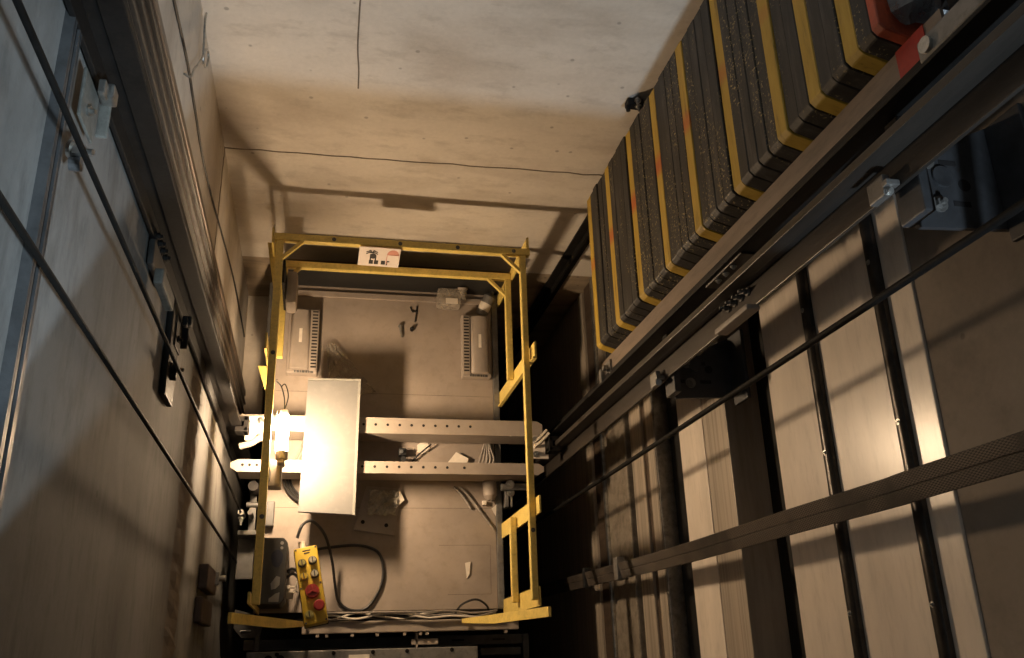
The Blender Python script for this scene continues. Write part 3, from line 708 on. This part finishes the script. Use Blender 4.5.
for i in range(9):
    gd.append([b.bm.verts.new((.232 + .125 * i / 8 + random.uniform(-.008, .008), .665 + .11 * j / 8 + random.uniform(-.006, .006), .018 + random.uniform(0, .02))) for j in range(9)])
for i in range(8):
    for j in range(8): b.bm.faces.new((gd[i][j], gd[i + 1][j], gd[i + 1][j + 1], gd[i][j + 1]))
tag(b.build('dirty_rag', 'rag'), 'grey dirty rag bunched on the pale plate with two holes', 'rag')
scrap('paper_scrap', [(.345, .735), (.375, .775), (.395, .735), (.35, .69)], 'paper', 'white folded paper beside the grey rag on the holed plate', 'scrap', .003, .022)
g = thing('plastic_bottle', (.80, .78, 0), 'pale plastic bottle lying in front of near beam at right', 'bottle')
b = MB(); b.cyl((.795, .835, .034), (.800, .755, .034), .033, seg=20); b.cyl((.800, .755, .034), (.803, .735, .034), .033, .018, 20); b.build('body', 'vent', g, smooth=True)
b = MB(); b.box((.765, .715, .002), (.785, .735, .02), .003); b.build('cap', 'paper', g)
b = MB(); b.box((.225 - .46, .612, .0), (-.186, .722, .05), .004)
tag(b.build('socket_box', 'dark_grey'), 'small flat grey box on the roof under the left rail, below lamp holder', 'box')
g = thing('tool_holder', (.42, .93, 0), 'small black handle tool standing between the beams near the board', 'tool')
b = MB(); b.cyl((.385, .92, .0), (.385, .92, .06), .014); b.box((.365, .94, .0), (.40, .975, .05), .005); b.build('handle', 'black', g)
b = MB(); b.cyl((.376, .955, .05), (.376, .955, .062), .008); b.build('tip', 'zinc', g)
tag(MB().tube([(.40, .885, .01), (.46, .95, .02), (.52, 1.0, .03)], .004, 6).build('rod', 'black'), 'thin black rod leaning between the beams near pale scrap', 'rod')
# cables
def cable(pts, r, mat, label, group=None, name='cable', n=8):
    return tag(MB().tube(spline(pts, n), r, 8).build(name, mat, smooth=True), label, 'cable', group)
for k in range(5):
    s = k * .014
    cable([(.745 + s, .885, .02), (.755 + s * 1.2, .93, .03), (.772 + s * .6, .985, .03), (.785 + s * .4, 1.02, .02)], .0055, 'cable_grey', 'grey loose cable in the bundle between the beams at right', 'cables between the beams at right', n=5)
for k in range(4):
    s = k * .012
    cable([(-.12 + s, .89, .02), (-.09 + s, .95, .03), (-.075 + s, 1.0, .02)], .006, 'cable_grey', 'grey cable between the beams just right of the lamp', 'cables between the beams at the lamp', n=5)
for k in range(3):
    r = .11 + k * .014
    cable([(-.02 + .0 + r * math.cos(a), .85 + r * math.sin(a), .010 + .009 * k) for a in [math.radians(d_) for d_ in range(175, 275, 14)]], .006, 'rubber', 'black coiled cable under the near beam beside the board', 'black cables coiled under the near beam', n=4)
cable([(.66, .80, .008), (.70, .76, .008), (.76, .68, .008), (.82, .60, .008)], .006, 'cable_grey', 'grey cable slanting from near beam to right roof edge', n=6)
cable([(.63, .80, .008), (.67, .76, .008), (.71, .70, .008)], .006, 'cable_grey', 'short grey cable end below the near beam at right', n=6)
for k in range(7):
    y = .212 + random.uniform(0, .03); z = -.019 + k * .0092
    pts = [(-.02 + q * .105, min(.238, max(.2115, y + random.uniform(-.02, .02))), z) for q in range(9)]
    cable(pts, .0042, ('cable_grey', 'rubber', 'paper')[k % 3], ('grey', 'black', 'white')[k % 3] + ' cable in the bundle along the front trough', 'front trough cables, ' + ('grey', 'black', 'white')[k % 3], n=6)
cable([(.63, .225, .0), (.66, .265, .03), (.72, .285, .045), (.77, .262, .03), (.79, .232, .0)], .005, 'rubber', 'black cable loop rising from the front trough at right', n=8)

# ------------------------------------------------------------------ junction box and pendant
g = thing('junction_box', (-.18, .39, 0), 'dark grey junction box with navy round mark beside the yellow control pendant', 'box')
b = MB(); b.prism([(-.226, .262), (-.130, .262), (-.112, .285), (-.112, .51), (-.128, .53), (-.226, .53)], 2, .0, .275, .004); b.build('box_body', 'jboxm', g)
b = MB()
b.prism([(-.176 + .0 + .024 + .024 * math.cos(t) * (1 + .08 * math.sin(3 * t)), .445 + .036 * math.sin(t)) for t in [2 * PI * k / 24 for k in range(24)]], 2, .2745, .2765); b.build('round_mark', 'navy', g)
b = MB()
b.sheet([(-.172, .345, .2766), (-.150, .375, .2766), (-.135, .37, .2766), (-.136, .34, .2766), (-.150, .325, .2766), (-.168, .32, .2766)], .002)
b.sheet([(-.176, .285, .2766), (-.150, .305, .2766), (-.134, .31, .2766), (-.136, .272, .2766), (-.176, .272, .2766)], .002)
b.disc((-.135, .508, .2747), .007, .0018); b.disc((-.135, .488, .2747), .006, .0018)
b.build('label_residue', 'peel', g)
b = MB(); b.box((-.111, .29, .16), (-.08, .33, .175), .002); b.box((-.098, .335, .19), (-.066, .341, .205)); b.box((-.072, .315, .19), (-.066, .36, .205)); b.box((-.098, .315, .19), (-.066, .321, .205)); b.box((-.111, .33, .17), (-.096, .345, .20)); b.build('mounting_bracket', 'paper', g)
b = MB(); b.tube(spline([(-.112, .40, .2), (-.09, .41, .21), (-.07, .40, .21), (-.05, .37, .2)], 5), .006, 6); b.tube(spline([(-.112, .375, .19), (-.09, .39, .2), (-.07, .38, .2), (-.05, .35, .2)], 5), .006, 6); b.build('cable_lead', 'rubber', g)

pd = thing('control_pendant', (-.009, .326, .30), 'yellow inspection control pendant with buttons and red stop knobs', 'control')
pd.rotation_euler = (math.radians(-7), 0, math.radians(11))
w, h = .047, .156
b = MB(); b.box((-w, -h, 0), (w, h, .058), .008); b.build('housing', 'pend_yellow', pd, local=True, smooth=True)
b = MB(); b.box((-w - .002, -h - .002, -.006), (w + .002, h + .002, .004), .004); b.build('back_gasket', 'black', pd, local=True)
b = MB(); b.cyl((-.012, h, .03), (-.012, h + .028, .03), .014, seg=16); b.build('cable_gland', 'paper', pd, local=True, smooth=True)
b = MB(); b.box((-.014, h - .020, .058), (.018, h - .015, .0588)); b.box((-.010, h - .030, .058), (.014, h - .025, .0588)); b.build('printed_mark', 'signblack', pd, local=True)
def button(x, y, cap, knob, r=.015, hh=.014):
    b = MB(); b.cyl((x, y, .057), (x, y, .063), r * 1.15, seg=20); o = b.build('button', knob, pd, local=True, smooth=True)
    b = MB(); b.cyl((x, y, .063), (x, y, .063 + hh), r * .92, r * .85, 20); b.build('button_cap', cap, o, local=True, smooth=True)
    b = MB(); b.box((x - .0025, y - r * .7, .063 + hh - .001), (x + .0025, y + r * .7, .066 + hh), .001); b.build('selector_bar', 'dark_grey', o, local=True)
button(-.022, .090, 'knob_green', 'dark_grey'); button(.021, .094, 'pend_knob', 'dark_grey')
button(-.022, .035, 'pend_yellow', 'knob_green'); button(.021, .038, 'pend_knob', 'dark_grey')
button(-.022, -.118, 'knob_green', 'knob_green')
b = MB(); b.cyl((.002, -.030, .057), (.002, -.030, .082), .029, .026, 26, cap=True); o = b.build('stop_collar', 'red', pd, local=True, smooth=True)
b = MB(); b.cyl((.002, -.030, .0815), (.002, -.030, .0825), .021, seg=24); b.build('collar_recess', 'redpaint', o, local=True)
b = MB()
for a in (90, 210, 330): b.box((-.004, 0, .0825), (.004, .020, .088), .001, Matrix.Rotation(math.radians(a - 90), 3, 'Z'), (0, 0, .085))
b.xform(Matrix.Translation((.002, -.030, 0))); b.build('spoke', 'red', o, local=True)
b = MB(); b.cyl((.020, -.095, .057), (.020, -.095, .070), .016, seg=20); o = b.build('stop_base', 'paper', pd, local=True)
b = MB(); b.cyl((.020, -.095, .070), (.020, -.095, .098), .019, .022, 24); b.cyl((.020, -.095, .098), (.020, -.095, .104), .022, .017, 24); b.build('mushroom_head', 'red', o, local=True, smooth=True)
for x, y in ((-.040, .148), (.040, .148), (-.040, -.148), (.040, -.148), (.04, .0), (-.04, -.01)): MB().disc((x, y, .0575), .004, .0016).build('screw', 'dark_grey', pd, local=True)
cable([(-.074, .52, .335), (-.055, .575, .33), (-.015, .60, .26), (.04, .555, .16), (.075, .46, .08), (.095, .35, .04), (.115, .285, .014), (.17, .250, .010), (.24, .262, .010), (.295, .35, .010), (.305, .43, .010), (.28, .50, .010), (.20, .53, .010), (.09, .525, .012), (-.02, .50, .03), (-.075, .42, .10), (-.105, .40, .17)], .0065, 'rubber', 'black curly lead from the yellow pendant looping over the roof', n=8)

# ------------------------------------------------------------------ door operator and front frame
g = thing('door_operator', (.25, .04, -.16), 'grey door operator box below the front edge of the car roof', 'machine')
b = MB(); b.box((-.267, -.02, -.16), (.738, .088, -.02), .005); b.build('cover', 'grey_steel', g)
for x in (-.14, .10, .27, .42, .62): MB().bolt((x, .075, -.02), (0, 0, 1), .006, .006).build('cover_screw', 'black_steel', g)
b = MB(); b.box((.165, .035, -.0205), (.255, .066, -.0185)); b.build('rating_plate', 'paper', g)
for x in (-.175, -.125): MB().cyl((x, .055, -.021), (x, .055, -.0185), .018).build('cover_hole', 'hole', g)
b = MB(); b.box((.46, .088, -.08), (.468, .15, -.03)); b.box((.44, .10, -.045), (.56, .125, -.03), .003); b.build('bracket', 'beam', g)
g = thing('door_track', (.5, .12, -.3), 'dark slotted door track at the bottom right of the car front', 'track')
b = MB(); b.box((-.30, .10, -.32), (1.03, .145, -.30), .003); b.build('track_bar', 'dark_grey', g)
b = MB(); b.box((1.005, -.02, -.34), (1.035, .145, -.28), .004); b.box((.80, .05, -.33), (1.0, .085, -.30), .004); b.build('end_frame', 'dark_grey', g)
for x in (.66, .86): MB().box((x, .118, -.3005), (x + .06, .126, -.2985)).build('track_slot', 'hole', g)
b = MB(); b.box((-.25, .095, -.16), (.76, .102, -.30), .001); b.build('back_plate', 'dark_grey', g)
g = thing('front_bracket', (-.29, .2, -.1), 'dark steel bracket with shiny pin at the bottom left car corner', 'bracket')
b = MB(); b.prism([(-.335, .27), (-.262, .25), (-.215, .20), (-.22, .15), (-.30, .15), (-.335, .19)], 2, -.13, -.115); b.box((-.24, .09, -.16), (-.22, .16, -.10), .003); b.build('plate', 'dark_grey', g)
b = MB(); b.cyl((-.305, .178, -.108), (-.262, .178, -.108), .004, seg=10); b.build('pin', 'zinc', g)

# ------------------------------------------------------------------ light
def spot(name, loc, target, energy, col, angle, blend, radius):
    l = bpy.data.lights.new(name, 'SPOT'); l.energy = energy; l.color = col; l.spot_size = math.radians(angle); l.spot_blend = blend; l.shadow_soft_size = radius
    o = bpy.data.objects.new(name, l); COL.objects.link(o); o.location = loc
    o.rotation_euler = (Vector(target) - Vector(loc)).to_track_quat('-Z', 'Y').to_euler(); return o
def point(name, loc, energy, col, radius):
    l = bpy.data.lights.new(name, 'POINT'); l.energy = energy; l.color = col; l.shadow_soft_size = radius
    o = bpy.data.objects.new(name, l); COL.objects.link(o); o.location = loc; return o
point('landing_light', (1.04, -1.3, 4.42), 205, (.70, .86, 1.0), .03)
spot('left_wall_fill_spot', (.55, -.67, 4.22), (-.418, .2, 3.0), 74, (.68, .88, 1.0), 37, .25, .03)  # added unseen spot, gives the left wall its cool patch and edge

w_ = bpy.data.worlds.new('dim shaft air'); scn.world = w_; w_.use_nodes = True
bg = w_.node_tree.nodes['Background']; bg.inputs[0].default_value = (.55, .62, .75, 1); bg.inputs[1].default_value = .02

# ------------------------------------------------------------------ camera
cam = bpy.data.cameras.new('camera'); cam.sensor_width = 36; cam.lens = 895 / 1024 * 36; cam.clip_start = .02
co = bpy.data.objects.new('camera', cam); COL.objects.link(co)
R = ((0.97789636, -0.03011768, 0.20690974), (0.04530004, -0.93555072, -0.35027526), (0.20412404, 0.35190593, -0.91350731))
mw = Matrix(((R[0][0], -R[1][0], -R[2][0], 0), (R[0][1], -R[1][1], -R[2][1], 0), (R[0][2], -R[1][2], -R[2][2], 4.2), (0, 0, 0, 1)))
co.matrix_world = mw
scn.camera = co
vs = scn.view_settings
vs.view_transform = 'Standard'; vs.look = 'None'; vs.gamma = 1; vs.use_curve_mapping = False; vs.exposure = .15
